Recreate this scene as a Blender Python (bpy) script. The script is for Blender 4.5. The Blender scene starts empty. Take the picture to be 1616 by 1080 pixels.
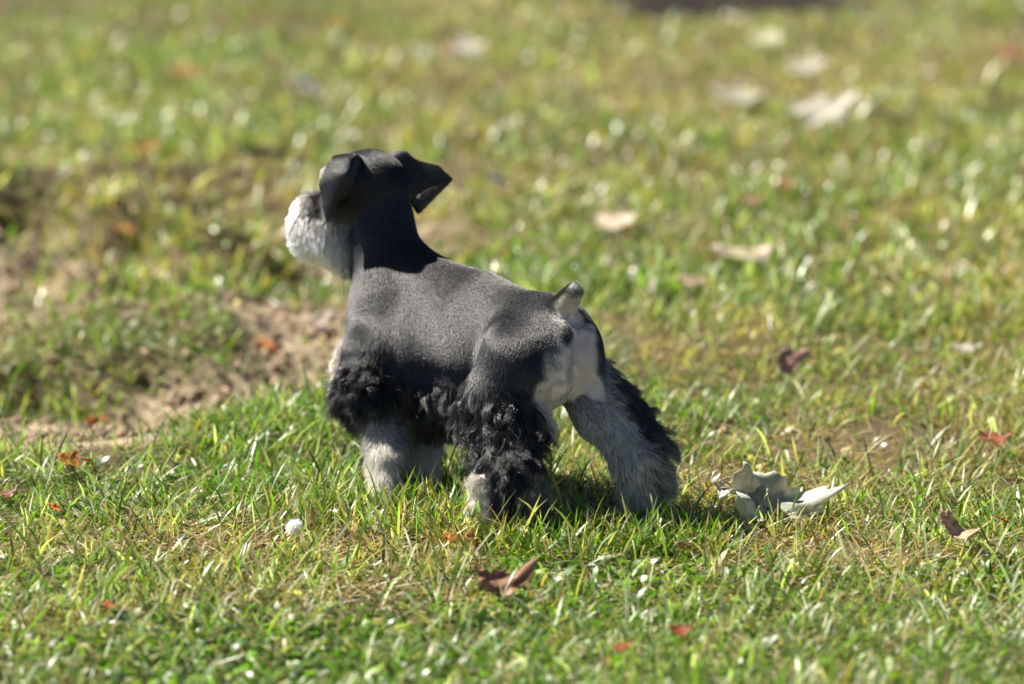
import bpy, math, random
import numpy as np
from mathutils import Vector
rng = np.random.default_rng(11)
random.seed(11)
R = math.radians

# ------------------------------------------------------------------ camera, sky, sun, exposure
scene = bpy.context.scene
CAMH, PITCH, FPX = 1.15, 11.5, 6060.0
cam_d = bpy.data.cameras.new('camera'); cam = bpy.data.objects.new('camera', cam_d)
scene.collection.objects.link(cam)
cam.location = (0, 0, CAMH); cam.rotation_euler = (R(90 - PITCH), 0, 0)
cam_d.lens = 135; cam_d.sensor_width = 36; cam_d.clip_start = 0.05; cam_d.clip_end = 400
cam_d.dof.use_dof = True; cam_d.dof.focus_distance = 4.63; cam_d.dof.aperture_fstop = 2.9
cam_d.dof.aperture_blades = 0
scene.camera = cam
SUN = Vector((-0.74, 0.31, 0.92)).normalized()        # towards the sun
elev = math.asin(SUN.z); azim = math.atan2(SUN.x, SUN.y)
w = bpy.data.worlds.new("World"); scene.world = w; w.use_nodes = True
nt = w.node_tree; bg = nt.nodes['Background']; sky = nt.nodes.new('ShaderNodeTexSky')
sky.sky_type = 'NISHITA'; sky.sun_disc = False; sky.sun_elevation = elev; sky.sun_rotation = azim; sky.air_density = 0.55; sky.dust_density = 0.3; sky.altitude = 300
nt.links.new(sky.outputs[0], bg.inputs[0]); bg.inputs[1].default_value = 0.05
sl = bpy.data.lights.new('sun', 'SUN'); sl.energy = 5.0; sl.angle = R(0.53); sl.color = (1.0, 0.94, 0.84)
so = bpy.data.objects.new('sun', sl); scene.collection.objects.link(so)
so.rotation_euler = SUN.to_track_quat('Z', 'Y').to_euler(); so.location = (-3, 6, 5)
vs = scene.view_settings; vs.view_transform = 'Standard'; vs.look = 'None'; vs.exposure = 1.25; vs.gamma = 1
vs.use_curve_mapping = False
scene.render.engine = 'CYCLES'
scene.cycles.use_denoising = True
scene.cycles.max_bounces = 8; scene.cycles.transparent_max_bounces = 8
scene.cycles.sample_clamp_indirect = 6
scene.cycles_curves.shape = 'THICK'

# ------------------------------------------------------------------ helpers
a_ = R(PITCH)
FW = np.array([0, math.cos(a_), -math.sin(a_)]); UP = np.array([0, math.sin(a_), math.cos(a_)]); RT = np.array([1.0, 0, 0])
CAMP = np.array([0, 0, CAMH])
def P(px, py, Y):
    "photo pixel -> world point at distance Y"
    d = FW + RT * ((px - 808) / FPX) + UP * ((540 - py) / FPX)
    return CAMP + d * (Y / d[1])
def G(px, py, z=0.0):
    "photo pixel -> world point at height z"
    d = FW + RT * ((px - 808) / FPX) + UP * ((540 - py) / FPX)
    return CAMP + d * ((z - CAMH) / d[2])
def link(o, parent=None):
    scene.collection.objects.link(o)
    if parent is not None: o.parent = parent
    return o
def tag(o, label=None, cat=None, group=None, kind=None):
    if label: o['label'] = label
    if cat: o['category'] = cat
    if group: o['group'] = group
    if kind: o['kind'] = kind
    return o
_tab = rng.random((64, 64))
def vnoise(x, y, f, seed=0):
    "smooth 2D value noise 0..1"
    x = np.asarray(x) * f + 13.7 * seed + 100; y = np.asarray(y) * f + 7.3 * seed + 100
    xi = np.floor(x).astype(int); yi = np.floor(y).astype(int); fx = x - xi; fy = y - yi
    fx = fx * fx * (3 - 2 * fx); fy = fy * fy * (3 - 2 * fy)
    t = lambda a, b: _tab[a % 64, b % 64]
    return (t(xi, yi) * (1 - fx) + t(xi + 1, yi) * fx) * (1 - fy) + (t(xi, yi + 1) * (1 - fx) + t(xi + 1, yi + 1) * fx) * fy
def sstep(a, b, x):
    t = np.clip((x - a) / (b - a), 0, 1); return t * t * (3 - 2 * t)
def mesh_np(name, V, loops, starts, mat, colors=None, parent=None, smooth=True, extra=None):
    me = bpy.data.meshes.new(name)
    me.vertices.add(len(V)); me.vertices.foreach_set('co', np.ascontiguousarray(V, dtype=np.float32).ravel())
    me.loops.add(len(loops)); me.loops.foreach_set('vertex_index', np.ascontiguousarray(loops, dtype=np.int32))
    me.polygons.add(len(starts)); me.polygons.foreach_set('loop_start', np.ascontiguousarray(starts, dtype=np.int32))
    if smooth: me.polygons.foreach_set('use_smooth', np.ones(len(starts), dtype=bool))
    me.update(calc_edges=True)
    if colors is not None:
        c = np.ones((len(V), 4), dtype=np.float32); c[:, :3] = colors
        at = me.attributes.new('Col', 'FLOAT_COLOR', 'POINT'); at.data.foreach_set('color', c.ravel())
    if mat: me.materials.append(mat)
    o = bpy.data.objects.new(name, me)
    return link(o, parent)

# ------------------------------------------------------------------ materials
def newmat(name):
    m = bpy.data.materials.new(name); m.use_nodes = True
    n = m.node_tree; return m, n, n.nodes['Principled BSDF'], n.nodes['Material Output']
def attr_mat(name, rough, spec, transl=0.0, sheen=0.0, tint=(1, 1, 1), bump=0.0, bscale=300):
    m, n, b, out = newmat(name)
    at = n.nodes.new('ShaderNodeAttribute'); at.attribute_name = 'Col'
    n.links.new(at.outputs['Color'], b.inputs['Base Color'])
    b.inputs['Roughness'].default_value = rough; b.inputs['Specular IOR Level'].default_value = spec
    if sheen: b.inputs['Sheen Weight'].default_value = sheen; b.inputs['Sheen Roughness'].default_value = 0.4
    if bump:
        tc = n.nodes.new('ShaderNodeTexCoord'); nz = n.nodes.new('ShaderNodeTexNoise'); nz.inputs['Scale'].default_value = bscale
        nz.inputs['Detail'].default_value = 4
        bp = n.nodes.new('ShaderNodeBump'); bp.inputs['Strength'].default_value = bump; bp.inputs['Distance'].default_value = 0.002
        n.links.new(tc.outputs['Object'], nz.inputs['Vector']); n.links.new(nz.outputs['Fac'], bp.inputs['Height']); n.links.new(bp.outputs[0], b.inputs['Normal'])
    if transl:
        t = n.nodes.new('ShaderNodeBsdfTranslucent'); mx = n.nodes.new('ShaderNodeMixShader'); mx.inputs[0].default_value = transl
        mul = n.nodes.new('ShaderNodeMix'); mul.data_type = 'RGBA'; mul.blend_type = 'MULTIPLY'; mul.inputs[0].default_value = 1
        mul.inputs[7].default_value = (*tint, 1); n.links.new(at.outputs['Color'], mul.inputs[6]); n.links.new(mul.outputs[2], t.inputs[0])
        n.links.new(b.outputs[0], mx.inputs[1]); n.links.new(t.outputs[0], mx.inputs[2]); n.links.new(mx.outputs[0], out.inputs[0])
    return m
M_grass = attr_mat('grass_blade', 0.36, 0.5, 0.38, tint=(1.4, 1.65, 0.5))
M_grassf = attr_mat('meadow_blade', 0.32, 0.5, 0.36, tint=(1.4, 1.65, 0.5))
M_leaf = attr_mat('dry_leaf', 0.55, 0.35, 0.22, tint=(1.2, 1.0, 0.7), bump=0.5, bscale=90)
M_body = attr_mat('coat_skin', 0.65, 0.25, bump=.3, bscale=700)
M_short = attr_mat('short_hair', 0.40, 0.9)
M_hair = attr_mat('long_hair', 0.28, 0.6)
for m_, i_ in ((M_short, 1.55), (M_hair, 1.5)): m_.node_tree.nodes['Principled BSDF'].inputs['IOR'].default_value = i_
def hair_mat(name, rough, rr):
    m = bpy.data.materials.new(name); m.use_nodes = True; n = m.node_tree; n.nodes.clear()
    out = n.nodes.new('ShaderNodeOutputMaterial'); h = n.nodes.new('ShaderNodeBsdfHairPrincipled'); h.parametrization = 'COLOR'
    at = n.nodes.new('ShaderNodeAttribute'); at.attribute_name = 'Col'
    n.links.new(at.outputs['Color'], h.inputs['Color']); n.links.new(h.outputs[0], out.inputs[0])
    h.inputs['Roughness'].default_value = rough; h.inputs['Radial Roughness'].default_value = rr; h.inputs['Random Roughness'].default_value = .3
    return m
M_white = hair_mat('white_hair', 0.35, 0.6)
M_core = attr_mat('white_core', 0.6, 0.3)

# ------------------------------------------------------------------ ground
def crest_y(x, y=0):      # the lip of the worn bank on the left
    return np.interp(x, [-1.3, -.69, -.48, -.36, -.24, -.05], [4.78, 4.87, 4.98, 5.10, 5.26, 5.6]) + 0.03 * (vnoise(x, y * 0 + 3, 6, 77) - .5)
def height(x, y):
    z = 0.030 * (vnoise(x, y, 1.3, 1) - 0.5) * sstep(0.25, 0.9, np.hypot(x - 0.0, (y - 4.68)))
    z = z + 0.05 * (vnoise(x, y, 0.6, 2) - 0.5) * sstep(5.4, 7.5, y)
    z = z + 0.010 * (vnoise(x, y, 7, 3) - 0.5)
    left = 1 - sstep(-0.42, 0.02, x)
    cy = crest_y(x)
    dip = sstep(0, 0.35, y - cy) * (1 - 0.9 * sstep(0.9, 2.2, y - cy))
    z = z - 0.042 * dip * left + 0.008 * left * np.exp(-((y - cy + 0.10) / 0.12) ** 2)
    lump = left * sstep(0.2, 0.6, y - cy) * (1 - sstep(2.2, 2.9, y - cy))
    z = z + lump * 0.15 * (vnoise(x, y, 5, 5) - 0.5) + lump * 0.03 * (vnoise(x, y, 13, 6) - 0.5)
    return z
def dirtmask(x, y):
    left = 1 - sstep(-0.32, -0.02, x + 0.12 * (vnoise(x, y, 4, 15) - 0.5))
    cy = crest_y(x); t = y - cy
    band = sstep(0.0, 0.16, t + .16 * (vnoise(x, y, 14, 33) - .5) + .10 * (vnoise(x, y, 40, 34) - .5)) * (1 - sstep(0.55, 0.85, t + 0.5 * (vnoise(x, y, 5, 8) - 0.5)))
    b2 = (1 - sstep(-0.84, -0.70, x + 0.25 * (vnoise(x, y, 4, 9) - 0.5))) * sstep(0.9, 1.1, t) * (1 - sstep(1.6, 1.9, t))
    mid = left * sstep(0.3, 0.5, t) * (1 - sstep(1.7, 2.2, t)) * sstep(0.50, 0.66, vnoise(x, y, 3.6, 11)) * 0.85
    m = np.clip(np.maximum(np.maximum(band * left, b2), mid), 0, 1)
    return np.clip(m * 1.35 - .55 * sstep(.50, .75, vnoise(x, y, 9, 61) * .6 + vnoise(x, y, 21, 62) * .4) * (1 - band * .4), 0, 1)
def shade_mask(x, y):      # shadow band at the lawn's far edge, painted into the ground colour, no grass
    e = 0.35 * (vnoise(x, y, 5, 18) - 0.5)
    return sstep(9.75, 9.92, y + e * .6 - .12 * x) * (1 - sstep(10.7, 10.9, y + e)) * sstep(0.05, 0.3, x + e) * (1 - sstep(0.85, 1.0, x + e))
gx = np.concatenate([np.linspace(-60, -6, 12), np.linspace(-5, -1.7, 24), np.linspace(-1.65, 1.65, 230), np.linspace(1.7, 5, 24), np.linspace(6, 60, 12)])
gy = np.concatenate([np.linspace(-20, 2, 10), np.linspace(2.4, 3.4, 20), np.linspace(3.42, 8.6, 340), np.linspace(8.7, 14, 60), np.linspace(15, 90, 24)])
X, Y = np.meshgrid(gx, gy); Z = height(X, Y)
far = np.clip(np.hypot(X, Y - 6) / 12 - 1, 0, 1); Z = Z * (1 - far)
V = np.stack([X.ravel(), Y.ravel(), Z.ravel()], 1)
ny, nx = X.shape; i = (np.arange(ny - 1)[:, None] * nx + np.arange(nx - 1)[None]).ravel()
F = np.stack([i, i + 1, i + nx + 1, i + nx], 1)
dm = dirtmask(X, Y).ravel()
n1 = vnoise(V[:, 0], V[:, 1], 6, 21)[:, None]; n2 = vnoise(V[:, 0], V[:, 1], 22, 22)[:, None]
soil = np.array([0.085, 0.062, 0.038]) * (0.5 + n2); dirt = np.array([0.46, 0.38, 0.27]) * (0.35 + 0.5 * n1 + .7 * n2)
straw = np.array([0.22, 0.18, 0.085]) * (0.5 + 0.8 * n1)
base = soil * (1 - 0.55) + straw * 0.55
gc = base * (1 - dm[:, None]) + dirt * dm[:, None]
shade = shade_mask(V[:, 0], V[:, 1])[:, None]; gc = gc * (1 - shade) + np.array([.018, .013, .009]) * shade
Mg = attr_mat('soil', 0.9, 0.2)
n = Mg.node_tree; b = n.nodes['Principled BSDF']; at = [q for q in n.nodes if q.type == 'ATTRIBUTE'][0]
tc = n.nodes.new('ShaderNodeTexCoord'); nz = n.nodes.new('ShaderNodeTexNoise'); nz.inputs['Scale'].default_value = 55; nz.inputs['Detail'].default_value = 8
nz.inputs['Roughness'].default_value = 0.7
rp = n.nodes.new('ShaderNodeValToRGB'); rp.color_ramp.elements[0].position = 0.33; rp.color_ramp.elements[0].color = (0.45, 0.42, 0.4, 1)
rp.color_ramp.elements[1].position = 0.68; rp.color_ramp.elements[1].color = (1.5, 1.45, 1.35, 1)
mu = n.nodes.new('ShaderNodeMix'); mu.data_type = 'RGBA'; mu.blend_type = 'MULTIPLY'; mu.inputs[0].default_value = 1
n.links.new(tc.outputs['Object'], nz.inputs['Vector']); n.links.new(nz.outputs['Fac'], rp.inputs[0])
n.links.new(at.outputs['Color'], mu.inputs[6]); n.links.new(rp.outputs[0], mu.inputs[7]); n.links.new(mu.outputs[2], b.inputs['Base Color'])
bp = n.nodes.new('ShaderNodeBump'); bp.inputs['Strength'].default_value = 0.9; bp.inputs['Distance'].default_value = 0.02
n.links.new(nz.outputs['Fac'], bp.inputs['Height']); n.links.new(bp.outputs[0], b.inputs['Normal'])
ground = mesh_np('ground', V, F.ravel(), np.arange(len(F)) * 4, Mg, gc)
tag(ground, 'uneven lawn soil, worn down to bare brown dirt on the left', None, None, 'structure')
def hz(x, y): return float(height(np.array([x]), np.array([y]))[0])

def crumbs():
    n = 16000; x = rng.uniform(-1.4, .15, n); y = rng.uniform(5.1, 7.2, n)
    k = rng.random(n) < dirtmask(x, y) * 1.0; x, y = x[k], y[k]; N = len(x); z = height(x, y)
    sz = rng.gamma(1.6, .0022, N) + .0012
    O = np.array([[1, 0, 0], [-1, 0, 0], [0, 1, 0], [0, -1, 0], [0, 0, 1], [0, 0, -1.]])
    T = np.array([[0, 2, 4], [2, 1, 4], [1, 3, 4], [3, 0, 4], [2, 0, 5], [1, 2, 5], [3, 1, 5], [0, 3, 5]])
    V = O[None] * sz[:, None, None] * rng.uniform(.6, 1.4, (N, 6, 1)) + rng.normal(0, .2, (N, 6, 3)) * sz[:, None, None]
    V = V + np.stack([x, y, z + sz * .3], 1)[:, None]
    F = (np.arange(N)[:, None] * 6 + T.ravel()[None]).ravel()
    c = np.array([.48, .37, .26])[None] * rng.uniform(.35, 1.5, (N, 1)); c = np.repeat(c, 6, 0)
    o = mesh_np('soil_crumbs', V.reshape(-1, 3), F, np.arange(len(F) // 3) * 3, Mg, c, smooth=False)
    tag(o, 'loose crumbs of pale brown soil over the worn ground at left', 'soil', None, 'stuff')
crumbs()
# ------------------------------------------------------------------ grass
def blades(root, ang, hgt, lean, width, col, tipcol, droop, seg=4, tw=None, shape='blade'):
    "root (N,3); ang = direction of lean; builds tapering curved ribbons"
    N = len(root); t = np.linspace(0, 1, seg + 1)[None, :]
    d = np.stack([np.cos(ang), np.sin(ang)], 1)
    L = hgt[:, None]
    th = lean[:, None] + droop[:, None] * t            # angle from vertical along the blade
    dt = 1.0 / seg
    hx = np.concatenate([np.zeros((N, 1)), np.cumsum(np.sin(th[:, :-1]) * dt, 1)], 1) * L
    hv = np.concatenate([np.zeros((N, 1)), np.cumsum(np.cos(th[:, :-1]) * dt, 1)], 1) * L
    C = root[:, None, :] + np.stack([hx * d[:, 0:1], hx * d[:, 1:2], hv], 2)
    if tw is None: tw = rng.uniform(-1.2, 1.2, N)
    sa = ang + math.pi / 2 + tw
    side = np.stack([np.cos(sa), np.sin(sa), rng.uniform(-0.25, 0.25, N)], 1)
    if shape == 'blade': prof = np.array([0.55, 0.95, 1.0, 0.75, 0.0] if seg == 4 else [0.7, 1.0, 0.8, 0.0][:seg] + [0.0])[:seg + 1]
    else: prof = np.array([0.12, 0.2, 1.0, 0.9, 0.15])
    wv = width[:, None] * prof[None] * 0.5
    A = C - side[:, None] * wv[..., None]; B = C + side[:, None] * wv[..., None]
    V = np.stack([A, B], 2).reshape(N, -1, 3)           # N, 2*(seg+1)
    nv = 2 * (seg + 1); idx = []
    for k in range(seg): idx += [2 * k, 2 * k + 1, 2 * k + 3, 2 * k + 2]
    F = (np.arange(N)[:, None] * nv + np.array(idx)[None]).ravel()
    cc = col[:, None] * (1 - t[..., None] ** 1.5) + tipcol[:, None] * t[..., None] ** 1.5
    cc = np.repeat(cc, 2, axis=1)
    return V.reshape(-1, 3), F, cc.reshape(-1, 3)
def scatter(n, x0, x1, y0, y1, yp=1.0):
    y = y0 + (y1 - y0) * rng.random(n) ** yp
    wide = np.where(rng.random(n) < .24, 2.0, 1.0)      # thinner cover carries on to both sides
    return rng.uniform(x0, x1, n) * wide * (0.62 + 0.155 * (y - 2.4)), y      # widens with distance, well beyond the frame
GREEN = np.array([[0.105, 0.235, 0.016], [0.145, 0.30, 0.022], [0.033, 0.105, 0.014], [0.19, 0.34, 0.03], [0.15, 0.23, 0.07]])
STRAW = np.array([[0.50, 0.42, 0.22], [0.42, 0.31, 0.15], [0.58, 0.52, 0.34], [0.34, 0.22, 0.10]])
PALE = np.array([[0.40, 0.47, 0.30], [0.55, 0.60, 0.46], [0.30, 0.40, 0.20]])
def dryness(x, y):
    v = np.zeros(len(x))
    for px, py, sx, sy in ((300, 868, .20, .10), (560, 862, .22, .10), (740, 860, .10, .06), (620, 950, .12, .06), (1160, 760, .10, .08), (1330, 700, .2, .12), (820, 150, .5, .6), (1290, 880, .12, .08), (1050, 560, .3, .25), (330, 320, .35, .4)):
        g = G(px, py); v = np.maximum(v, np.exp(-((x - g[0]) / sx) ** 2 - ((y - g[1]) / sy) ** 2))
    return np.clip(v * 1.3 * (0.4 + vnoise(x, y, 12, 91)), 0, 1)
def grass_layer(name, n, y0, y1, yp, hr, wr, fs, fp, leanr, label, box=None, droopr=(0.1, 1.2), clump=0, shape='blade', hmul=1.0, dens_seed=31, zoff=0.0, thin=0.35):
    x, y = scatter(n, -1, 1, y0, y1, yp)
    if box: x = rng.uniform(box[0], box[1], n)
    if clump:
        k = n // clump; cx, cy = scatter(k, -1, 1, y0, y1, yp); q = rng.integers(0, k, n)
        x = cx[q] + rng.normal(0, 0.012, n); y = cy[q] + rng.normal(0, 0.012, n)
    den = vnoise(x, y, 3.0, dens_seed) * 0.6 + vnoise(x, y, 9.0, dens_seed + 1) * 0.4
    dm = np.maximum(dirtmask(x, y), shade_mask(x, y))
    dry = dryness(x, y)
    keep = (rng.random(n) > dm * 0.95) & (rng.random(n) > dry * (.6 if fs < .7 else 0.)) & (rng.random(n) < np.clip((den - 0.18) / thin, 0.12, 1))
    x, y, den, dry = x[keep], y[keep], den[keep], dry[keep]; N = len(x)
    z = height(x, y) - 0.004 + zoff * rng.random(N)
    h = rng.uniform(*hr, N) ** 1.0 * (0.75 + 0.5 * vnoise(x, y, 2.1, 40)) * hmul
    h = np.where(rng.random(N) < 0.08, h * 1.45, h)
    wdt = rng.uniform(*wr, N)
    patch = vnoise(x, y, 1.1, 50) * 0.5 + vnoise(x, y, 4.5, 51) * 0.5
    straw_p = np.clip(fs * (0.15 + 2.4 * patch ** 1.8) + .32 * dry, 0, 0.95)
    u = rng.random(N)
    g = GREEN[rng.integers(0, len(GREEN), N)]; s = STRAW[rng.integers(0, len(STRAW), N)]; p = PALE[rng.integers(0, len(PALE), N)]
    yel = vnoise(x, y, 1.7, 55)[:, None]
    g = g * (1 - 0.5 * yel) + np.array([0.18, 0.27, 0.035]) * 0.4 * yel
    col = np.where((u < straw_p)[:, None], s, np.where((u < straw_p + fp)[:, None], p, g)) * rng.uniform(0.7, 1.3, (N, 1))
    col = col * rng.uniform(0.45, 1.3, (N, 1)); tip = np.where(rng.random((N, 1)) < 0.10, STRAW[0] * 0.9, col * 1.15)
    root = np.stack([x, y, z], 1)
    lean = np.abs(rng.normal(0, 1, N)) * (leanr[1] - leanr[0]) * 0.5 + leanr[0]
    V, F, C = blades(root, rng.uniform(0, 2 * math.pi, N), h, lean, wdt, col * np.array([0.9, 0.85, 0.7]), tip, rng.uniform(*droopr, N), shape=shape)
    return V, F, C
def build_layers(name, layers, label, mat=None):
    Vs, Fs, Cs, o = [], [], [], 0
    for V, F, C in layers: Vs.append(V); Fs.append(F + o); Cs.append(C); o += len(V)
    V = np.concatenate(Vs); F = np.concatenate(Fs); C = np.concatenate(Cs)
    ob = mesh_np(name, V, F, np.arange(len(F) // 4) * 4, mat or M_grass, C)
    return tag(ob, label, 'grass', None, 'stuff')
near = []
near.append(grass_layer('g', 58000, 3.3, 5.9, 1.0, (0.020, 0.045), (0.0016, 0.0034), 0.27, 0.22, (0.15, 1.0), '', clump=7))
near.append(grass_layer('g', 26000, 3.3, 5.9, 1.0, (0.036, 0.072), (0.0016, 0.0040), 0.16, 0.36, (0.2, 1.3), '', clump=4))
near.append(grass_layer('g', 40000, 3.3, 5.9, 1.0, (0.014, 0.028), (0.006, 0.010), 0.04, 0.06, (0.2, 1.1), '', shape='leaf', droopr=(0.8, 1.9), dens_seed=71, thin=0.6))
near.append(grass_layer('g', 120000, 3.3, 5.9, 1.0, (0.025, 0.055), (0.0009, 0.0020), 0.9, 0.15, (1.15, 1.6), '', droopr=(0.0, 0.35), zoff=0.012))
near.append(grass_layer('g', 30000, 3.3, 4.35, 1.0, (0.018, 0.034), (0.006, 0.011), 0.03, 0.10, (0.2, 1.1), '', shape='leaf', droopr=(0.8, 1.9), dens_seed=75, thin=0.5))
near.append(grass_layer('g', 1500, 4.36, 4.50, 1.0, (0.030, 0.055), (0.0018, 0.0036), 0.15, 0.12, (0.1, .8), '', box=(-.10, .26)))
near.append(grass_layer('g', 1300, 4.46, 4.62, 1.0, (0.035, 0.060), (0.0018, 0.0036), 0.15, 0.12, (0.1, .8), '', box=(-.30, -.04)))
near.append(grass_layer('g', 1800, 4.78, 5.25, 1.0, (0.030, 0.060), (0.0018, 0.0038), 0.2, 0.3, (0.1, .9), '', box=(-.85, -.22)))
# blades one can point at in the photograph
hand = [  # root px,py ; tip px,py ; width ; colour
    (925, 835, 906, 768, .0085, 0, 0), (1068, 842, 1036, 778, .0085, 0, 0), (606, 800, 605, 718, .0095, 0, 0),
    (398, 890, 540, 884, .0050, 2, 0), (470, 838, 480, 800, .0030, 0, 0), (1168, 722, 1198, 680, .0050, 2, 0),
    (940, 850, 905, 800, .0060, 0, 0), (250, 850, 290, 808, .0060, 2, 0), (360, 790, 400, 715, .0060, 0, 0),
    (555, 770, 720, 700, .0028, 2, 0), (500, 700, 540, 600, .0045, 2, 0), (515, 690, 530, 612, .0050, 2, 0),
    (790, 880, 750, 812, .0075, 0, 0), (1075, 860, 1050, 800, .0050, 0, 0), (870, 815, 868, 690, .0030, 0, 0),
    (850, 805, 900, 700, .0030, 0, 0), (725, 780, 745, 700, .0035, 0, 0), (700, 770, 690, 690, .0030, 0, 0),
    (1420, 730, 1470, 680, .0045, 2, 0), (1320, 640, 1480, 560, .0055, 2, 0), (90, 610, 230, 690, .0030, 1, 0),
    (1100, 700, 1195, 735, .0040, 0, 0), (960, 800, 985, 745, .0030, 0, 0), (130, 960, 205, 890, .0075, 2, 0)]
Vh, Fh, Ch, oo = [], [], [], 0
for (rx, ry, tx, ty, wd, cc, _) in hand:
    g0 = G(rx, ry); g0[2] = hz(g0[0], g0[1]); tp = P(tx, ty, g0[1] + 0.01)
    if ty > ry - 20: tp = G(tx, ty); tp[2] = 0.02; g0[2] += 0.015
    if tp[2] < 0.012: tp[2] = 0.02
    d = tp - g0; L = np.linalg.norm(d)
    ang = math.atan2(d[1], d[0]); ln = math.acos(max(-1, min(1, d[2] / L)))
    c = [np.array([0.13, 0.26, 0.02]), STRAW[3] * 0.6, np.array([0.36, 0.42, 0.25])][cc]
    v, f, col = blades(g0[None], np.array([ang]), np.array([L]), np.array([ln - 0.12]), np.array([wd]), c[None], c[None] * 1.15, np.array([0.3]), tw=np.array([0.0 if abs(math.cos(ang)) < .5 else 1.5]))
    Vh.append(v); Fh.append(f + oo); Ch.append(col); oo += len(v)
near.append((np.concatenate(Vh), np.concatenate(Fh), np.concatenate(Ch)))
build_layers('lawn_grass', near, 'mixed green and straw coloured lawn grass around the dog, nearer half')
farl = []
farl.append(grass_layer('g', 90000, 5.9, 15.0, 1.25, (0.028, 0.065), (0.003, 0.007), 0.36, 0.28, (0.15, 1.1), '', clump=7))
farl.append(grass_layer('g', 60000, 5.9, 15.0, 1.25, (0.03, 0.06), (0.002, 0.0045), 0.8, 0.1, (1.1, 1.6), '', droopr=(0.0, 0.35), zoff=0.015))
farl.append(grass_layer('g', 30000, 5.9, 15.0, 1.25, (0.018, 0.035), (0.010, 0.016), 0.06, 0.06, (0.2, 1.1), '', shape='leaf', droopr=(0.8, 1.9), dens_seed=71, thin=0.6))
build_layers('meadow_grass', farl, 'patchy green and yellowed grass of the open lawn behind the dog', M_grassf)

# ------------------------------------------------------------------ the dog: one implicit surface
HD = np.array([-0.68, 0.73, 0.0])           # heading of the body
DL = np.array([-0.73, -0.68, 0.0])          # the dog's left
DN = np.array([0, 0, -1.0])
prims = []
def cap(a, b, ra, rb, k=.018, w=0., fl=.004, comb=None, ex=0.):
    prims.append(dict(t='cap', a=np.array(a), b=np.array(b), ra=ra, rb=rb, k=k, w=w, fl=fl, comb=comb, ex=ex))
def ell(c, ax, r, k=.018, w=0., fl=.004, comb=None, ex=0.):
    "ax: two axes (x,y) -> third by cross"
    x = np.array(ax[0]) / np.linalg.norm(ax[0]); y = np.array(ax[1]) - x * np.dot(ax[1], x); y /= np.linalg.norm(y); z = np.cross(x, y)
    prims.append(dict(t='ell', c=np.array(c), M=np.stack([x, y, z]), r=np.array(r), k=k, w=w, fl=fl, comb=comb, ex=ex))
def tri(a, b, c, r, k=.004, w=0., fl=.0045, comb=None, ex=0.):
    prims.append(dict(t='tri', a=np.array(a), b=np.array(b), c=np.array(c), ra=r, k=k, w=w, fl=fl, comb=comb, ex=ex))
back = -HD * 0.8 + DN * 0.5
UPV = np.array([0, 0, 1.0])
def PD(px, py, Y): return P(px, py, Y - 0.13)
# trunk
pel = PD(862, 548, 4.72); waist = PD(765, 535, 4.79); rib = PD(655, 530, 4.87); should = PD(628, 478, 4.89)
ell(pel, (HD, UPV), (.075, .058, .056), w=0, comb=back)
ell(waist, (HD, UPV), (.10, .052, .050), w=0, comb=back)
ell(rib, (HD, UPV), (.085, .068, .059), w=0, comb=back)
ell(rib + DL * .006 - UPV * .022, (HD, UPV), (.085, .053, .055), k=.03, comb=back)
ell(waist + DL * .004 - UPV * .012, (HD, UPV), (.09, .046, .050), k=.03, comb=back)
ell(PD(606, 520, 4.91), (UPV, DL), (.075, .048, .05), w=0, comb=back)
cap(should, PD(770, 505, 4.79), .043, .044, k=.03, comb=back)
cap(PD(770, 505, 4.79), PD(868, 520, 4.72), .044, .036, k=.03, comb=back)
# shoulder blade, left flank muscle
ell(PD(604, 520, 4.86), (UPV, HD), (.062, .033, .020), k=.02, comb=back)
# neck
cap(PD(626, 455, 4.89), PD(606, 350, 4.905), .047, .0325, k=.03, comb=-UPV + HD * -.3)
cap(PD(606, 350, 4.905), PD(596, 300, 4.91), .0325, .036, k=.02, comb=-UPV)
cap(PD(650, 425, 4.87), PD(740, 478, 4.80), .030, .036, k=.03, comb=back)
cap(PD(612, 470, 4.92), PD(592, 380, 4.93), .036, .028, k=.02, comb=-UPV)
# skull
hf = np.array([-.66, .66, -.42]); hf /= np.linalg.norm(hf); hs = np.array([-.72, -.69, 0]); hs /= np.linalg.norm(hs); hu = np.cross(hf, hs); hu = -hu if hu[2] < 0 else hu
sk = PD(578, 288, 4.915)
ell(sk, (hf, hs), (.050, .044, .040), k=.014, comb=-hf)
ell(sk + hf * .018 + hs * .024 - hu * .012, (hf, hs), (.030, .017, .024), k=.014, comb=-hf)
cap(sk + hf * .03 - hu * .006, sk + hf * .098 - hu * .012, .031, .019, k=.014, w=.15, comb=-hf)   # muzzle
# beard mass, whiskers
bc = PD(515, 358, 4.99)
ell(bc, ((-.5, .2, -.3), hs), (.040, .028, .033), k=.03, w=1, fl=.014, comb=np.array([-.7, .1, -.5]), ex=1)
ell(PD(492, 352, 4.985), (UPV, hs), (.029, .018, .021), k=.03, w=1, fl=.012, comb=np.array([-.9, 0, -.45]), ex=1)
ell(PD(535, 378, 4.950), (np.array([.6, -.1, -.8]), hs), (.042, .026, .026), k=.03, w=.95, fl=.014, comb=np.array([-.2, .0, -.9]), ex=1)
ell(PD(499, 326, 4.945), (UPV, hf), (.014, .010, .008), k=.005, w=0, fl=.009, comb=np.array([-.7, .1, -.5]), ex=1)
ell(PD(516, 276, 4.955), (UPV, hf), (.009, .008, .006), k=.006, w=.9, fl=.006, comb=np.array([-.8, .3, -.3]), ex=1)  # brow
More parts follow.
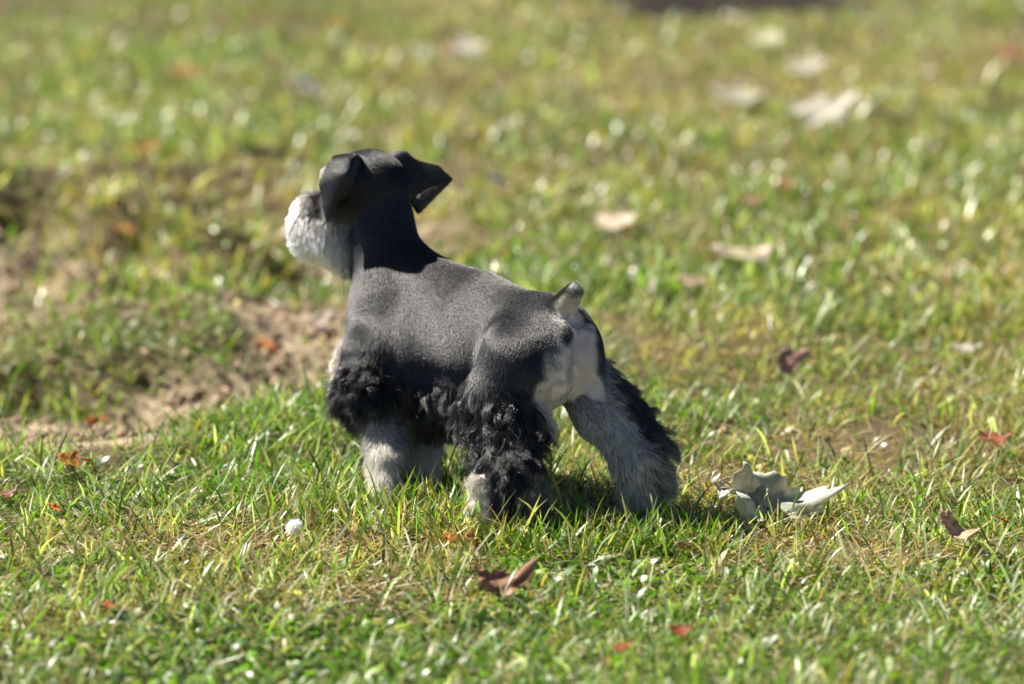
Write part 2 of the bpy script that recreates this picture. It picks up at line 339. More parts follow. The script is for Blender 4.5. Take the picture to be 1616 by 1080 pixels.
# ears: left folded down along the cheek, right one carried out to the side
ell(PD(546, 276, 4.895), (UPV, hf), (.026, .024, .017), k=.014, comb=-UPV)
tri(PD(560, 246, 4.875), PD(526, 250, 4.895), PD(512, 292, 4.905), .0056, k=.010, comb=-UPV)
tri(PD(556, 246, 4.870), PD(545, 276, 4.862), PD(512, 292, 4.900), .0056, k=.010, comb=-UPV)
tri(PD(545, 272, 4.860), PD(511, 288, 4.900), PD(517, 348, 4.885), .0050, k=.007, comb=-UPV)
tri(PD(622, 246, 4.935), PD(690, 268, 4.945), PD(650, 300, 4.915), .0056, k=.008, comb=RT)
tri(PD(685, 266, 4.945), PD(711, 283, 4.940), PD(650, 302, 4.915), .0050, k=.008, comb=RT)
tri(PD(626, 243, 4.930), PD(640, 243, 4.930), PD(650, 262, 4.930), .0056, k=.006, comb=RT)
tri(PD(645, 290, 4.950), PD(706, 288, 4.950), PD(660, 334, 4.935), .0050, k=.007, w=.12, comb=RT)
tri(PD(645, 290, 4.925), PD(652, 320, 4.922), PD(658, 336, 4.935), .0034, k=.005, w=.0, comb=RT)
# tail
tb = PD(880, 497, 4.695); tt = PD(905, 463, 4.676)
cap(tb, tt, .0185, .0115, k=.012, w=0, comb=UPV)
# buttocks
ell(PD(878, 572, 4.672), (UPV, DL), (.050, .024, .029), k=.012, w=0, comb=DN)
ell(PD(920, 570, 4.695), (UPV, DL), (.050, .022, .027), k=.010, w=0, comb=DN)
# hind left leg
LHf = G(790, 820, .018); LHk = PD(775, 652, 4.690); LHh = PD(836, 722, 4.615)
cap(PD(830, 570, 4.69), PD(795, 630, 4.69), .056, .046, k=.022, comb=DN + RT * .1)
cap(PD(786, 632, 4.685), PD(810, 735, 4.63), .038, .025, k=.018, w=0, fl=.017, comb=np.array([.25, -.2, -.9]), ex=1)
cap(PD(754, 640, 4.70), PD(778, 735, 4.65), .022, .016, k=.012, w=.0, fl=.020, comb=np.array([.1, -.2, -.95]), ex=1)
cap(PD(815, 735, 4.63), LHf + (.012, 0, .012), .027, .022, k=.014, w=.0, fl=.014, comb=np.array([.1, -.1, -1]), ex=.35)
cap(PD(762, 765, 4.625), LHf + (-.018, .004, .006), .013, .016, k=.008, w=1, fl=.014, comb=np.array([-.1, -.1, -1]), ex=1)
ell(PD(830, 648, 4.66), (np.array([.5, 0, -.8]), HD), (.035, .022, .022), k=.012, w=0, fl=.024, comb=np.array([.6, -.1, -.6]), ex=1)
ell(PD(848, 782, 4.60), (UPV, RT), (.024, .012, .014), k=.01, w=.12, fl=.012, comb=DN, ex=1)
# hind right leg, stretched out behind
RHf = G(1012, 813, .014)
cap(PD(914, 590, 4.72), PD(945, 660, 4.69), .034, .028, k=.018, w=.6, comb=np.array([.4, -.1, -.8]), fl=.006)
cap(PD(945, 655, 4.69), PD(1006, 735, 4.655), .024, .020, k=.014, w=.72, fl=.011, comb=np.array([.5, -.1, -.8]), ex=.35)
cap(PD(1008, 735, 4.655), RHf, .021, .020, k=.014, w=.68, fl=.013, comb=np.array([.2, -.1, -1]), ex=.35)
cap(PD(950, 595, 4.725), PD(1030, 705, 4.675), .016, .017, k=.010, w=0, fl=.020, comb=np.array([.5, 0.1, -.7]), ex=1)
ell(PD(1036, 738, 4.655), (UPV, RT), (.024, .014, .016), k=.012, w=.3, fl=.018, comb=np.array([.7, 0, -.6]), ex=.35)
# fore left
LFf = G(606, 788, .014); RFf = G(668, 760, .014)
cap(PD(592, 560, 4.85), PD(590, 622, 4.83), .040, .036, k=.018, w=0, fl=.008, comb=np.array([-.3, -.2, -.9]))
ell(PD(580, 618, 4.825), (UPV, RT), (.040, .038, .032), k=.014, w=0, fl=.020, comb=np.array([-.3, -.2, -.8]), ex=1)
ell(PD(625, 600, 4.835), (UPV, RT), (.030, .026, .022), k=.014, w=0, fl=.018, comb=np.array([.1, -.2, -.8]), ex=1)
cap(PD(592, 650, 4.82), PD(604, 725, 4.77), .020, .015, k=.012, w=.75, fl=.011, comb=DN, ex=.35)
cap(PD(604, 725, 4.77), LFf, .015, .017, k=.012, w=.9, fl=.009, comb=DN, ex=.35)
cap(PD(618, 665, 4.82), PD(628, 735, 4.775), .019, .015, k=.010, w=.35, fl=.010, comb=DN + RT * .3, ex=.35)
cap(PD(560, 560, 4.90), PD(556, 610, 4.89), .022, .020, k=.010, w=1, fl=.013, comb=np.array([-.7, 0, -.5]), ex=1)     # white chest fur
cap(PD(650, 620, 4.90), PD(660, 700, 4.86), .028, .024, k=.012, w=.55, fl=.012, comb=DN, ex=1)
cap(PD(664, 700, 4.86), RFf, .021, .020, k=.010, w=.9, fl=.010, comb=DN, ex=1)
# belly skirt
cap(PD(650, 612, 4.86), PD(735, 625, 4.79), .038, .034, k=.020, w=0, fl=.016, comb=np.array([.15, -.3, -.8]), ex=.35)
cap(PD(660, 645, 4.86), PD(735, 650, 4.79), .022, .022, k=.016, w=0, fl=.014, comb=np.array([.2, -.1, -.9]), ex=.35)

VOX = 0.0025
lo = np.array([-0.31, 4.34, -0.014]); hi = np.array([0.27, 4.98, 0.46])
dims = np.ceil((hi - lo) / VOX).astype(int) + 1
def sdf(p, X):
    if p['t'] == 'cap':
        ab = p['b'] - p['a']; t = np.clip(((X - p['a']) @ ab) / (ab @ ab), 0, 1)
        return np.linalg.norm(X - p['a'] - t[..., None] * ab, axis=-1) - (p['ra'] + (p['rb'] - p['ra']) * t)
    if p['t'] == 'ell':
        q = (X - p['c']) @ p['M'].T
        k0 = np.linalg.norm(q / p['r'], axis=-1); k1 = np.linalg.norm(q / p['r'] ** 2, axis=-1) + 1e-9
        return k0 * (k0 - 1) / k1
    a, b, c = p['a'], p['b'], p['c']
    nrm = np.cross(b - a, c - a); nrm /= np.linalg.norm(nrm)
    def seg(u, v):
        d = v - u; t = np.clip(((X - u) @ d) / (d @ d), 0, 1); return np.linalg.norm(X - u - t[..., None] * d, axis=-1)
    inside = ((X - a) @ np.cross(nrm, b - a) > 0) & ((X - b) @ np.cross(nrm, c - b) > 0) & ((X - c) @ np.cross(nrm, a - c) > 0)
    return np.where(inside, np.abs((X - a) @ nrm), np.minimum(np.minimum(seg(a, b), seg(b, c)), seg(c, a))) - p['ra']
FG = np.full(dims, 0.05, dtype=np.float32)
for p in prims:
    if p['t'] == 'cap': r = max(p['ra'], p['rb']); pts = np.stack([p['a'], p['b']])
    elif p['t'] == 'ell': r = p['r'].max(); pts = p['c'][None]
    else: r = p['ra']; pts = np.stack([p['a'], p['b'], p['c']])
    pad = r + p['k'] + 0.006
    i0 = np.clip(np.floor((pts.min(0) - pad - lo) / VOX).astype(int), 0, dims - 1); i1 = np.clip(np.ceil((pts.max(0) + pad - lo) / VOX).astype(int) + 1, 1, dims)
    ax = [lo[d] + VOX * np.arange(i0[d], i1[d]) for d in range(3)]
    XX = np.stack(np.meshgrid(*ax, indexing='ij'), -1)
    d = sdf(p, XX)
    sl_ = tuple(slice(i0[k], i1[k]) for k in range(3)); f = FG[sl_]; k = p['k']
    h = np.clip(0.5 + 0.5 * (d - f) / k, 0, 1)
    FG[sl_] = np.where(d - f > k, f, np.where(f - d > k, d, d * (1 - h) + f * h - k * h * (1 - h) * 1.0))
FG = np.maximum(FG, -0.05)
def surface_nets(F, lo, vox):
    s = F < 0
    c = [s[i:F.shape[0] - 1 + i, j:F.shape[1] - 1 + j, k:F.shape[2] - 1 + k] for i in (0, 1) for j in (0, 1) for k in (0, 1)]
    cnt = sum(q.astype(np.int8) for q in c); act = (cnt > 0) & (cnt < 8)
    I = np.argwhere(act); vid = -np.ones(act.shape, dtype=np.int64); vid[act] = np.arange(len(I))
    corners = [(i, j, k) for i in (0, 1) for j in (0, 1) for k in (0, 1)]
    vals = {q: F[I[:, 0] + q[0], I[:, 1] + q[1], I[:, 2] + q[2]] for q in corners}
    acc = np.zeros((len(I), 3)); n = np.zeros(len(I))
    for q in corners:
        for d in range(3):
            if q[d] == 0:
                r = list(q); r[d] = 1; r = tuple(r)
                a, b = vals[q], vals[r]; m = (a < 0) != (b < 0)
                t = np.where(m, a / np.where(m, a - b, 1), 0)
                pt = np.tile(np.array(q, float), (len(I), 1)); pt[:, d] = t
                acc += pt * m[:, None]; n += m
    Vt = lo + vox * (I + acc / n[:, None])
    faces = []
    for d in range(3):
        a = [slice(None)] * 3; b = [slice(None)] * 3; a[d] = slice(0, -1); b[d] = slice(1, None)
        sa, sb = s[tuple(a)], s[tuple(b)]
        u, v = [(1, 2), (2, 0), (0, 1)][d]
        for sign in (0, 1):
            E = np.argwhere((sa & ~sb) if sign == 0 else (~sa & sb))
            E = E[(E[:, u] > 0) & (E[:, v] > 0) & (E[:, u] < act.shape[u]) & (E[:, v] < act.shape[v])]
            def g(du, dv):
                J = E.copy(); J[:, u] -= du; J[:, v] -= dv; return vid[J[:, 0], J[:, 1], J[:, 2]]
            q = np.stack([g(1, 1), g(0, 1), g(0, 0), g(1, 0)], 1)
            faces.append(q if sign == 0 else q[:, ::-1])
    return Vt, np.concatenate(faces)
BV, BF = surface_nets(FG, lo, VOX)
# a few smoothing passes
def smooth(V, F, it, fac=.5):
    e = np.concatenate([F[:, [0, 1]], F[:, [1, 2]], F[:, [2, 3]], F[:, [3, 0]]])
    e = np.concatenate([e, e[:, ::-1]]); deg = np.bincount(e[:, 0], minlength=len(V))
    for _ in range(it):
        s = np.stack([np.bincount(e[:, 0], V[e[:, 1], k], minlength=len(V)) for k in range(3)], 1) / deg[:, None]
        V = V + (s - V) * fac
    return V
BV = smooth(BV, BF, 3)
eard = np.min(np.stack([sdf(p, BV) for p in prims if p['t'] == 'tri'], 1), 1); em = (1 - sstep(.002, .008, eard))[:, None]
BV = BV * (1 - em) + smooth(BV, BF, 45, .45) * em
# per-vertex fields from the nearest primitives
def vfields(X):
    W = np.zeros(len(X)); wh = np.zeros(len(X)); fl = np.zeros(len(X)); ex = np.zeros(len(X)); cb = np.zeros((len(X), 3))
    D = np.stack([sdf(p, X) for p in prims], 1); D = D - D.min(1, keepdims=True)
    for i, p in enumerate(prims):
        s = .0035 if p['t'] == 'tri' or p['w'] > .5 else .007
        q = np.exp(-np.clip(D[:, i], 0, 1) / s)
        W += q; wh += q * p['w']; fl += q * p['fl']; ex += q * p['ex']
        c = p['comb'] if p['comb'] is not None else DN
        cb += q[:, None] * np.array(c) / np.linalg.norm(c)
    return wh / W, fl / W, ex / W, cb / W[:, None]
wh, fl, ex, cb = vfields(BV)
t1 = BV[BF[:, 2]] - BV[BF[:, 0]]; t2 = BV[BF[:, 3]] - BV[BF[:, 1]]; fn = np.cross(t1, t2); area = np.linalg.norm(fn, axis=1) / 2
VN = np.zeros_like(BV)
for k in range(4): np.add.at(VN, BF[:, k], fn)
VN /= np.linalg.norm(VN, axis=1, keepdims=True) + 1e-12
def proj(X):
    d = X - CAMP; z = d @ FW; return 808 + FPX * (d @ RT) / z, 540 - FPX * (d @ UP) / z
# coat markings set on the body: pale rump patch, pale underside of the tail, dark vent
def blob(X, c, r, soft=.35): return 1 - sstep(1 - soft, 1 + soft, np.linalg.norm((X - c) / r, axis=1))
rear = VN @ (-HD)
patch = np.maximum(np.maximum(blob(BV, PD(868, 622, 4.66), np.array([.022, .06, .026])), blob(BV, PD(925, 625, 4.68), np.array([.022, .06, .036]))), blob(BV, PD(899, 570, 4.66), np.array([.034, .05, .046])))
patch = np.maximum(patch, blob(BV, PD(900, 530, 4.68), np.array([.030, .04, .040])))
bpx, bpy_ = proj(BV)
nzp = .22 * (vnoise(BV[:, 0] + BV[:, 2], BV[:, 1] + BV[:, 2] * 2, 60, 5) - .5)
patch = sstep(.12, .75, patch + .5 * nzp) * sstep(.62, .86, rear + nzp + 0.35 * (VN @ DN).clip(0))
wh = np.maximum(wh * (1 - patch), patch * .97)
tailp = blob(BV, (tb + tt) / 2 + np.array([.008, -.01, .0]), np.array([.022, .022, .030])) * sstep(-.2, .15, rear)
wh = np.maximum(wh, tailp * .9)
wh = wh * (1 - blob(BV, tt, np.array([.012, .012, .007]), .4) * .95)
vent = blob(BV, PD(893, 526, 4.662), np.array([.008, .03, .0115]), .3); wh = wh * (1 - vent * .97)
crease = blob(BV, PD(899, 585, 4.655), np.array([.004, .03, .034]), .9); wh = wh * (1 - crease * .3)
def coatcol(w, n, pk=None):
    bl = np.array([0.0078, 0.0088, 0.0114]); wt = np.array([0.86, 0.81, 0.72])
    w = w[:, None]
    if pk is not None: wt = wt * (1 - pk[:, None]) + np.array([.93, .80, .74]) * pk[:, None]
    return (bl * (1 - w) + wt * w) * n[:, None]
bcol = coatcol(wh, np.ones(len(wh)) * (0.9), patch)
dog = mesh_np('dog', BV, BF.ravel(), np.arange(len(BF)) * 4, M_body, bcol)
tag(dog, 'black and white bearded puppy standing on the lawn, seen from behind, head turned left', 'dog')

# ------------------------------------------------------------------ fur strands
def strands(name, n, wgt, seg, rad, lenf, lift, clumpn, clumpf, curl, jit, mat, colvar=.3, grav=.0, seed=1, wsel=None, tipw=.25, rooth=.001):
    g = np.random.default_rng(seed)
    prob = area * wgt[BF].mean(1); prob /= prob.sum()
    f = g.choice(len(BF), n, p=prob); a = g.random((n, 2)); q = BF[f]
    bw = np.stack([(1 - a[:, 0]) * (1 - a[:, 1]), a[:, 0] * (1 - a[:, 1]), a[:, 0] * a[:, 1], (1 - a[:, 0]) * a[:, 1]], 1)
    I = lambda A: (A[q] * (bw[..., None] if A.ndim == 2 else bw)).sum(1)
    root = I(BV); nr = I(VN); nr /= np.linalg.norm(nr, axis=1, keepdims=True); w = I(wh); pk = I(patch); cu = I(ex); L = I(fl) * lenf * g.uniform(.6, 1.25, n); c = I(cb)
    c = c - nr * (c * nr).sum(1, keepdims=True) * 0.9; c /= np.linalg.norm(c, axis=1, keepdims=True) + 1e-9
    w = np.clip(w + (g.random(n) - .5) * .5 * (w > .2) * (w < .8), 0, 1)
    cid = g.choice(n, clumpn, replace=False); cr = root[cid]
    near_ = np.empty(n, int)
    for s in range(0, n, 4000): near_[s:s + 4000] = ((root[s:s + 4000, None] - cr[None]) ** 2).sum(2).argmin(1)
    cdir = g.normal(0, 1, (clumpn, 3)); cph = g.uniform(0, 6.28, clumpn); cfr = g.uniform(.6, 1.5, clumpn)
    cax = g.normal(0, 1, (clumpn, 3)); cax /= np.linalg.norm(cax, axis=1, keepdims=True)
    d = nr * lift + c + cdir[near_] * (curl * .45 * (.35 + .65 * cu))[:, None] + g.normal(0, jit, (n, 3)); d /= np.linalg.norm(d, axis=1, keepdims=True)
    t = np.linspace(0, 1, seg + 1)[None, :, None]
    ph = cph[near_][:, None, None]; fr = cfr[near_][:, None, None]
    u = cax[near_]; v = np.cross(d, u); v /= np.linalg.norm(v, axis=1, keepdims=True) + 1e-9
    Pp = root[:, None] - nr[:, None] * rooth + d[:, None] * L[:, None, None] * t + DN[None, None] * grav * L[:, None, None] * t ** 2
    amp = curl * .30 * (L * (.25 + .75 * cu))[:, None, None]
    Pp = Pp + amp * t * (v[:, None] * np.sin(ph + 3.6 * fr * t) + np.cross(d, v)[:, None] * (np.cos(ph + 3.6 * fr * t)))
    leader = Pp[cid][near_]
    pull = clumpf * t ** 1.3
    Pp = Pp * (1 - pull) + (leader + (root - root[cid][near_])[:, None] * .22) * pull
    Pp[..., 2] = np.maximum(Pp[..., 2], .003)
    hc = bpy.data.hair_curves.new(name); hc.add_curves([seg + 1] * n)
    hc.attributes['position'].data.foreach_set('vector', Pp.astype(np.float32).ravel()) if 'position' in hc.attributes else hc.points.foreach_set('position', Pp.astype(np.float32).ravel())
    rr = rad * g.uniform(.7, 1.3, (n, 1)) * (1 - (1 - tipw) * np.linspace(0, 1, seg + 1)[None] ** 2)
    at = hc.attributes.get('radius') or hc.attributes.new('radius', 'FLOAT', 'POINT')
    at.data.foreach_set('value', rr.astype(np.float32).ravel())
    cv = (1 + g.uniform(-1, 1, n) * colvar * (1 - .75 * w)) * (1 + g.normal(0, .12, clumpn)[near_])
    # salt-and-pepper: some pale hairs in the black, some dark in the white
    w2 = np.clip(np.where(g.random(n) < .10, w + (0.12 * (w < .5)), w), 0, 1); w2 = np.where((w > .25) & (w < .8), np.where(g.random(n) < (w - .1) * 1.1, np.minimum(1, w + .3), w * .4), w2)
    col = coatcol(w2, cv, pk)
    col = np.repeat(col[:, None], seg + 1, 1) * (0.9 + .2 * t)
    c4 = np.ones((n, seg + 1, 4), np.float32); c4[..., :3] = col
    at = hc.attributes.new('Col', 'FLOAT_COLOR', 'POINT'); at.data.foreach_set('color', c4.ravel())
    hc.materials.append(mat)
    return link(bpy.data.objects.new(name, hc), dog)
longw = sstep(.007, .013, fl)
beardm = (blob(BV, PD(512, 355, 4.98), np.array([.075, .09, .062]), .15)) * (ex > .3)
shortw = (1 - longw)
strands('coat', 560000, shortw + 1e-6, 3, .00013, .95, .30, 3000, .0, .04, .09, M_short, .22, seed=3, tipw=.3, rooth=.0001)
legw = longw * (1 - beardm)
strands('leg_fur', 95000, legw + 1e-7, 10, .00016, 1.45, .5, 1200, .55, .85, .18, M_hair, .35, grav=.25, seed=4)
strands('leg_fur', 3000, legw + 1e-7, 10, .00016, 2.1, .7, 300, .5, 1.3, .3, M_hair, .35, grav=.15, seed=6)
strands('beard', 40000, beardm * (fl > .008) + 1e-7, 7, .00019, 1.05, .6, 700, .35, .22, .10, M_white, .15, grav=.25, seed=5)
# eyes and nose
def ellipsoid(name, c, M3, r, mat, parent, col=(.01, .01, .01), seg=20):
    u = np.linspace(0, 2 * math.pi, seg, endpoint=False); v = np.linspace(0, math.pi, seg // 2 + 1)
    U, Vv = np.meshgrid(u, v); S = np.stack([np.cos(U) * np.sin(Vv), np.sin(U) * np.sin(Vv), np.cos(Vv)], -1).reshape(-1, 3)
    V = c + (S * r) @ M3; m, n_ = len(v), seg
    F = [[i * n_ + j, i * n_ + (j + 1) % n_, (i + 1) * n_ + (j + 1) % n_, (i + 1) * n_ + j][::-1] for i in range(m - 1) for j in range(n_)]
    F = np.array(F); return mesh_np(name, V, F.ravel(), np.arange(len(F)) * 4, mat, np.tile(col, (len(V), 1)), parent)
M_wet = attr_mat('wet_dark', 0.12, 0.6)
H3 = np.stack([hf, hs, hu])
for s in (-1, 1): ellipsoid('eye', sk + hf * .045 + hs * .021 * s + hu * .010, H3, np.array([.006, .007, .007]), M_wet, dog, (.02, .01, .005))
ellipsoid('nose', sk + hf * .117 - hu * .006, H3, np.array([.008, .012, .009]), M_wet, dog)

# ------------------------------------------------------------------ fallen leaves and bits on the lawn
def leaf(name, pos, size, rot, tilt, curl, col, label, cat='leaf', lobes=5, depth=.35, elong=1.3, group=None, stem=0.0, col2=None, crinkle=.12, z=.02, fold=0.0):
    g = np.random.default_rng(abs(hash((round(pos[0], 3), round(pos[1], 3), 5))) % 99999)
    nr_, na = 9, 72
    th = np.linspace(0, 2 * math.pi, na, endpoint=False)
    rad = (1 - depth * 1.25 + depth * 1.25 * np.abs(np.cos(lobes * .5 * th)) ** .8) * (1 + .12 * np.sin(2 * th + g.uniform(0, 6)) + .06 * np.sin(3 * th + g.uniform(0, 6))) * (1 + .07 * np.cos(19 * th + g.uniform(0, 6)))
    rad = np.maximum(rad, .2)
    V = [np.zeros(3)]
    for k in range(1, nr_ + 1):
        r = (k / nr_) * rad
        V += list(np.stack([r * np.cos(th) * elong, r * np.sin(th), np.zeros(na)], 1))
    V = np.array(V) * size * .5
    x, y = V[:, 0] / (size * .5), V[:, 1] / (size * .5)
    rr = np.hypot(x, y)
    zc = curl * (x ** 2 * .5 + .15 * x ** 3) * .7 + fold * np.abs(y) + crinkle * (np.sin(5 * x + 3 * y + g.uniform(0, 6)) + np.sin(7 * y - 2 * x + g.uniform(0, 6))) * .5 * rr + .05 * np.abs(np.sin(lobes * .5 * np.arctan2(y, x))) * rr
    V[:, 2] = zc * size * .5
    F, S = [], []
    for j in range(na): S.append(len(F)); F += [0, 1 + j, 1 + (j + 1) % na]
    for k in range(nr_ - 1):
        for j in range(na):
            a0 = 1 + k * na; S.append(len(F)); F += [a0 + j, a0 + na + j, a0 + na + (j + 1) % na, a0 + (j + 1) % na]
    c2 = np.array(col2 if col2 is not None else np.array(col) * .55); nn = (.5 * vnoise(x + 5, y + 5, 2.2, int(size * 1000) % 30) + .5 * vnoise(x + 5, y + 5, 7, 3))[:, None]; nn = np.clip((nn - .5) * 1.8 + .5, 0, 1)
    vein = np.clip(1 - np.abs(np.sin(lobes * .5 * np.arctan2(y, x))) * 9 * np.maximum(rr, .15), 0, 1)[:, None] * .35
    C = np.array(col) * nn * 1.15 + c2 * (1 - nn) + vein * .12
    o = mesh_np(name, V, F, S, M_leaf, np.clip(C, 0, .9))
    md = o.modifiers.new('thickness', 'SOLIDIFY'); md.thickness = .0006
    o.location = (pos[0], pos[1], hz(pos[0], pos[1]) + z)
    o.rotation_euler = (tilt[0], tilt[1], rot)
    tag(o, label, cat, group)
    if stem:
        m = 8; t = np.linspace(0, 1, m); c = np.stack([-size * .5 * elong * .15 - t * stem, .15 * stem * t ** 2, .12 * stem * np.sin(t * 2.5) - .001], 1)
        Vs = []; r_ = .0011
        for k in range(m):
            for j in range(5): Vs.append(c[k] + np.array([0, math.cos(j * 1.2566), math.sin(j * 1.2566)]) * r_ * (1 + .4 * (k > m - 3)))
        Fs = [[k * 5 + j, k * 5 + (j + 1) % 5, (k + 1) * 5 + (j + 1) % 5, (k + 1) * 5 + j] for k in range(m - 1) for j in range(5)]
        Fs = np.array(Fs); mesh_np('stem', np.array(Vs), Fs.ravel(), np.arange(len(Fs)) * 4, M_leaf, np.tile([.38, .33, .2], (len(Vs), 1)), o)
    return o
GL = 'fallen leaves on the lawn'
TAN = (.62, .50, .36); PALEL = (.56, .52, .41); BRN = (.26, .13, .07); ORG = (.55, .17, .03); ORF = (.42, .17, .06); GRY = (.66, .66, .55)
def LF(px, py, *a, z=.03, **k): return leaf('fallen_leaf', G(px, py, z), *a, z=z, group=GL, **k)
# the large leaf beside the right hind foot
LF(1202, 798, .084, 0.25, (R(46), R(26)), 1.0, GRY, 'large pale grey-green lobed leaf crumpled in grass behind the hind foot', col2=(.36, .38, .28), stem=.05, fold=.35, depth=.22, crinkle=.34, z=.020, lobes=3, elong=1.45)
LF(1132, 775, .045, 1.5, (R(65), R(20)), .8, (.80, .79, .72), 'small crumpled whitish leaf between the dog and the large grey-green leaf', depth=.5, crinkle=.3)
LF(1192, 790, .035, -.6, (R(50), R(-20)), .5, (.40, .45, .30), 'small grey-green leaf scrap touching the large grey-green leaf', depth=.3)
LF(1508, 838, .026, -.5, (R(25), R(35)), 1.5, (.52, .42, .26), 'narrow curled tan and brown leaf in grass at the lower right', col2=BRN, elong=2.0, lobes=2, depth=.1)
LF(785, 918, .050, .4, (R(30), R(10)), 1.0, (.22, .10, .055), 'crumpled dark brown leaf in the foreground below the dog', col2=(.34, .19, .12), crinkle=.35, stem=.04)
LF(1565, 692, .035, .2, (R(20), R(10)), .8, (.32, .10, .04), 'small red-brown leaf near the right edge of the lawn')
LF(1240, 566, .045, .7, (R(50), R(0)), 1.1, (.50, .30, .22), 'pinkish brown curled leaf standing in mid lawn right of the tail')
LF(1524, 553, .030, .3, (R(20), R(0)), .4, PALEL, 'small pale leaf near the right edge in mid lawn')
LF(1167, 414, .060, .1, (R(15), R(8)), .5, TAN, 'flat oval tan leaf lying alone in the lawn right of the back', elong=1.5, lobes=2, depth=.15)
LF(972, 357, .055, -.1, (R(15), R(-5)), .5, TAN, 'smaller tan leaf lying right of the ear tip', elong=1.5, lobes=3, depth=.2)
LF(500, 452, .042, .9, (R(30), R(0)), .8, (.62, .5, .4), 'pale tan leaf on the worn ground below the beard', elong=1.3, lobes=3, depth=.2)
LF(1300, 168, .105, .5, (R(28), R(-14)), .35, (.62, .58, .46), 'largest pale curled leaf at the far upper right', depth=.35, z=.06)
LF(1352, 152, .080, 1.3, (R(25), R(15)), .6, (.6, .55, .42), 'pale leaf between the largest curled leaf and the round one far upper right', z=.05)
LF(1396, 174, .070, 2.0, (R(35), R(5)), .5, PALEL, 'round pale leaf just right of the largest curled leaf', depth=.15, elong=1.0, z=.05)
LF(1165, 142, .080, .2, (R(20), R(5)), .5, PALEL, 'pale leaf left of the far curled leaf group', elong=1.2, z=.04)
LF(736, 66, .080, .2, (R(25), R(0)), .5, PALEL, 'pale leaf at the far top centre with a brown one beside it', elong=1.1, z=.05)
LF(712, 70, .065, 1.2, (R(20), R(0)), .5, (.50, .28, .18), 'brown leaf touching the pale leaf at the far top centre', z=.03)
LF(663, 74, .065, 1.2, (R(30), R(0)), .3, (.6, .62, .42), 'pale yellow-green round leaf at the far top left of centre', depth=.1, elong=1.0, z=.05)
LF(482, 122, .075, 1.6, (R(40), R(0)), .3, (.62, .68, .66), 'bluish white leaf standing upright far behind the head', depth=.1, z=.06)
LF(1585, 76, .090, 1.0, (R(20), R(0)), .6, (.42, .20, .12), 'reddish brown leaf at the far upper right corner', z=.05)
LF(1272, 95, .070, .0, (R(20), R(0)), .4, PALEL, 'pale leaf above the far curled leaf group', depth=.15, z=.04)
LF(1210, 52, .070, .0, (R(20), R(0)), .4, (.62, .60, .38), 'yellowish leaf near the far top right', depth=.15, z=.04)
LF(530, 32, .050, .4, (R(20), R(0)), .4, ORF, 'orange leaf at the far top above the head', z=.04)
LF(236, 218, .042, .4, (R(25), R(0)), .4, ORF, 'orange leaf far left above the worn ground', z=.04)
LF(292, 100, .055, .4, (R(25), R(0)), .4, (.45, .24, .08), 'orange brown leaf at the far upper left', z=.03)
LF(194, 342, .034, .4, (R(25), R(0)), .4, ORF, 'orange leaf left of the beard on the far lawn', z=.03)
LF(146, 543, .030, .9, (R(45), R(0)), .5, (.55, .2, .04), 'orange leaf standing on the worn bank at left', z=.03)
LF(415, 492, .035, .9, (R(25), R(0)), .5, (.55, .22, .07), 'small orange leaf on worn ground below the beard', z=.01)
LF(1180, 320, .036, .4, (R(25), R(0)), .4, (.42, .26, .14), 'orange tan leaf between the two tan leaves and the pale ones', z=.03)
LF(1240, 292, .034, .4, (R(25), R(0)), .4, (.40, .22, .10), 'orange tan leaf just up right of another orange tan leaf', z=.03)
LF(783, 285, .055, 1.4, (R(40), R(0)), .4, PALEL, 'pale upright leaf right of the ear tip', z=.04)
LF(1095, 460, .045, .4, (R(25), R(0)), .4, (.6, .42, .30), 'small pinkish tan leaf right of the tail tip', z=.02)
GB = 'leaf scraps in the near grass'
def SC(px, py, size, label, col=ORG, **k): return leaf('leaf_scrap', G(px, py, .022), size, random.uniform(0, 3), (R(random.uniform(10, 40)), 0), .6, col, label, z=.022, group=GB, **k)
SC(108, 734, .030, 'largest orange leaf scrap among blades at the left', elong=1.8)
SC(135, 731, .018, 'orange leaf scrap just right of the largest scrap', (.75, .3, .05))
SC(86, 801, .018, 'bright orange scrap below the largest orange scrap', (.75, .28, .03))
SC(710, 846, .016, 'red-orange scrap in the grass left of the hind feet')
SC(745, 850, .020, 'orange brown scrap below the white hind paw', (.5, .2, .08), elong=1.6)
SC(980, 1024, .018, 'red scrap in the foreground left of another red one', (.45, .12, .04))
SC(1072, 1000, .018, 'red scrap in the foreground right of another red one', (.42, .10, .04))
SC(174, 960, .015, 'orange scrap in the foreground at the lower left')
SC(1078, 860, .018, 'tan scrap in the grass below the right hind foot', (.55, .4, .25))
SC(1582, 822, .016, 'orange scrap near the right edge in the near grass')
SC(8, 780, .022, 'brown scrap at the left edge of the near grass', (.3, .14, .08))
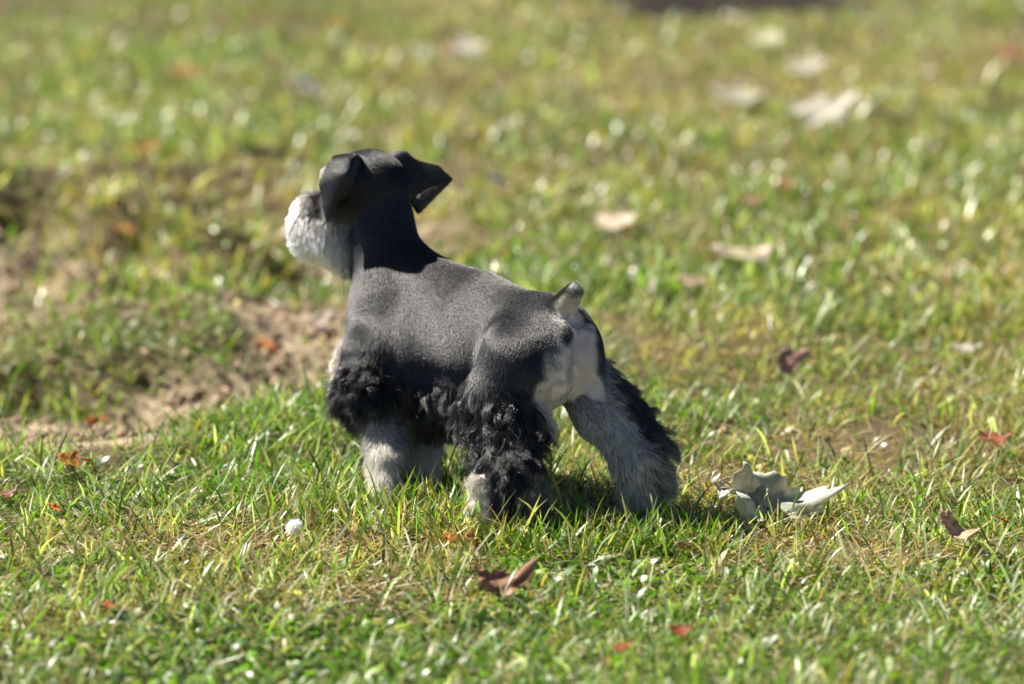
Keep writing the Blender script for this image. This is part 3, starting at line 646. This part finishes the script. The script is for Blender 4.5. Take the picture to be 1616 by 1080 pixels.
# dry stalks beside the big leaf
GS = 'dry stalks beside the large leaf'
def stalk(p0, p1, r, label, bow=.01):
    m = 9; t = np.linspace(0, 1, m)[:, None]; c = p0 * (1 - t) + p1 * t; c[:, 2] += bow * np.sin(t[:, 0] * math.pi)
    o = np.array(p0); dd = (p1 - p0) / np.linalg.norm(p1 - p0); s1 = np.cross(dd, UPV); s1 /= np.linalg.norm(s1); s2 = np.cross(dd, s1)
    V = np.array([c[k] + (s1 * math.cos(j * 1.047) + s2 * math.sin(j * 1.047)) * r * (1 - .4 * k / m) - o for k in range(m) for j in range(6)])
    F = np.array([[k * 6 + j, k * 6 + (j + 1) % 6, (k + 1) * 6 + (j + 1) % 6, (k + 1) * 6 + j] for k in range(m - 1) for j in range(6)])
    ob = mesh_np('dry_stalk', V, F.ravel(), np.arange(len(F)) * 4, M_leaf, np.tile([.55, .5, .33], (len(V), 1))); ob.location = o
    return tag(ob, label, 'stalk', GS)
stalk(P(1110, 800, 4.64), P(1200, 752, 4.66), .0018, 'arched pale stalk running up to the large grey-green leaf', .012)
stalk(P(1104, 792, 4.66), P(1165, 782, 4.66), .0016, 'short pale stalk lying beside the right hind foot', .002)
stalk(P(1112, 775, 4.68), P(1168, 752, 4.68), .0012, 'thin stalk crossing the small whitish leaf', .006)
stalk(P(1195, 835, 4.60), P(1240, 795, 4.61), .0013, 'thin dry stalk below the large grey-green leaf', .002)
# white tuft
def tuft(px, py, size, label, nst=700):
    c = G(px, py, .030); o = bpy.data.objects.new('fur_tuft', None); o.location = c; link(o); tag(o, label, 'fur tuft', 'white fur tufts in the grass')
    core = ellipsoid('core', np.zeros(3), np.eye(3), np.array([1, .7, .6]) * size * .46, M_core, o, (.88, .86, .8))
    g = np.random.default_rng(px); d = g.normal(0, 1, (nst, 3)); d /= np.linalg.norm(d, axis=1, keepdims=True)
    t = np.linspace(0, 1, 6)[None, :, None]; k = g.normal(0, .5, (nst, 3))
    Pp = d[:, None] * size * .33 + (d[:, None] * t + k[:, None] * t ** 2) * size * .20
    hc = bpy.data.hair_curves.new('hair'); hc.add_curves([6] * nst)
    hc.attributes['position'].data.foreach_set('vector', Pp.astype(np.float32).ravel())
    at = hc.attributes.get('radius') or hc.attributes.new('radius', 'FLOAT', 'POINT'); at.data.foreach_set('value', np.full(nst * 6, .0002, np.float32))
    c4 = np.ones((nst * 6, 4), np.float32); c4[:, :3] = (.88, .86, .8); at = hc.attributes.new('Col', 'FLOAT_COLOR', 'POINT'); at.data.foreach_set('color', c4.ravel())
    hc.materials.append(M_white); link(bpy.data.objects.new('hair', hc), o)
tuft(464, 832, .017, 'white fluffy fur tuft lying in grass left of the dog')
SC(526, 806, .014, 'tiny pale scrap up right of the white fur tuft', (.75, .7, .6))
SC(826, 833, .013, 'tiny pale scrap just below the left hind foot', (.7, .62, .5))
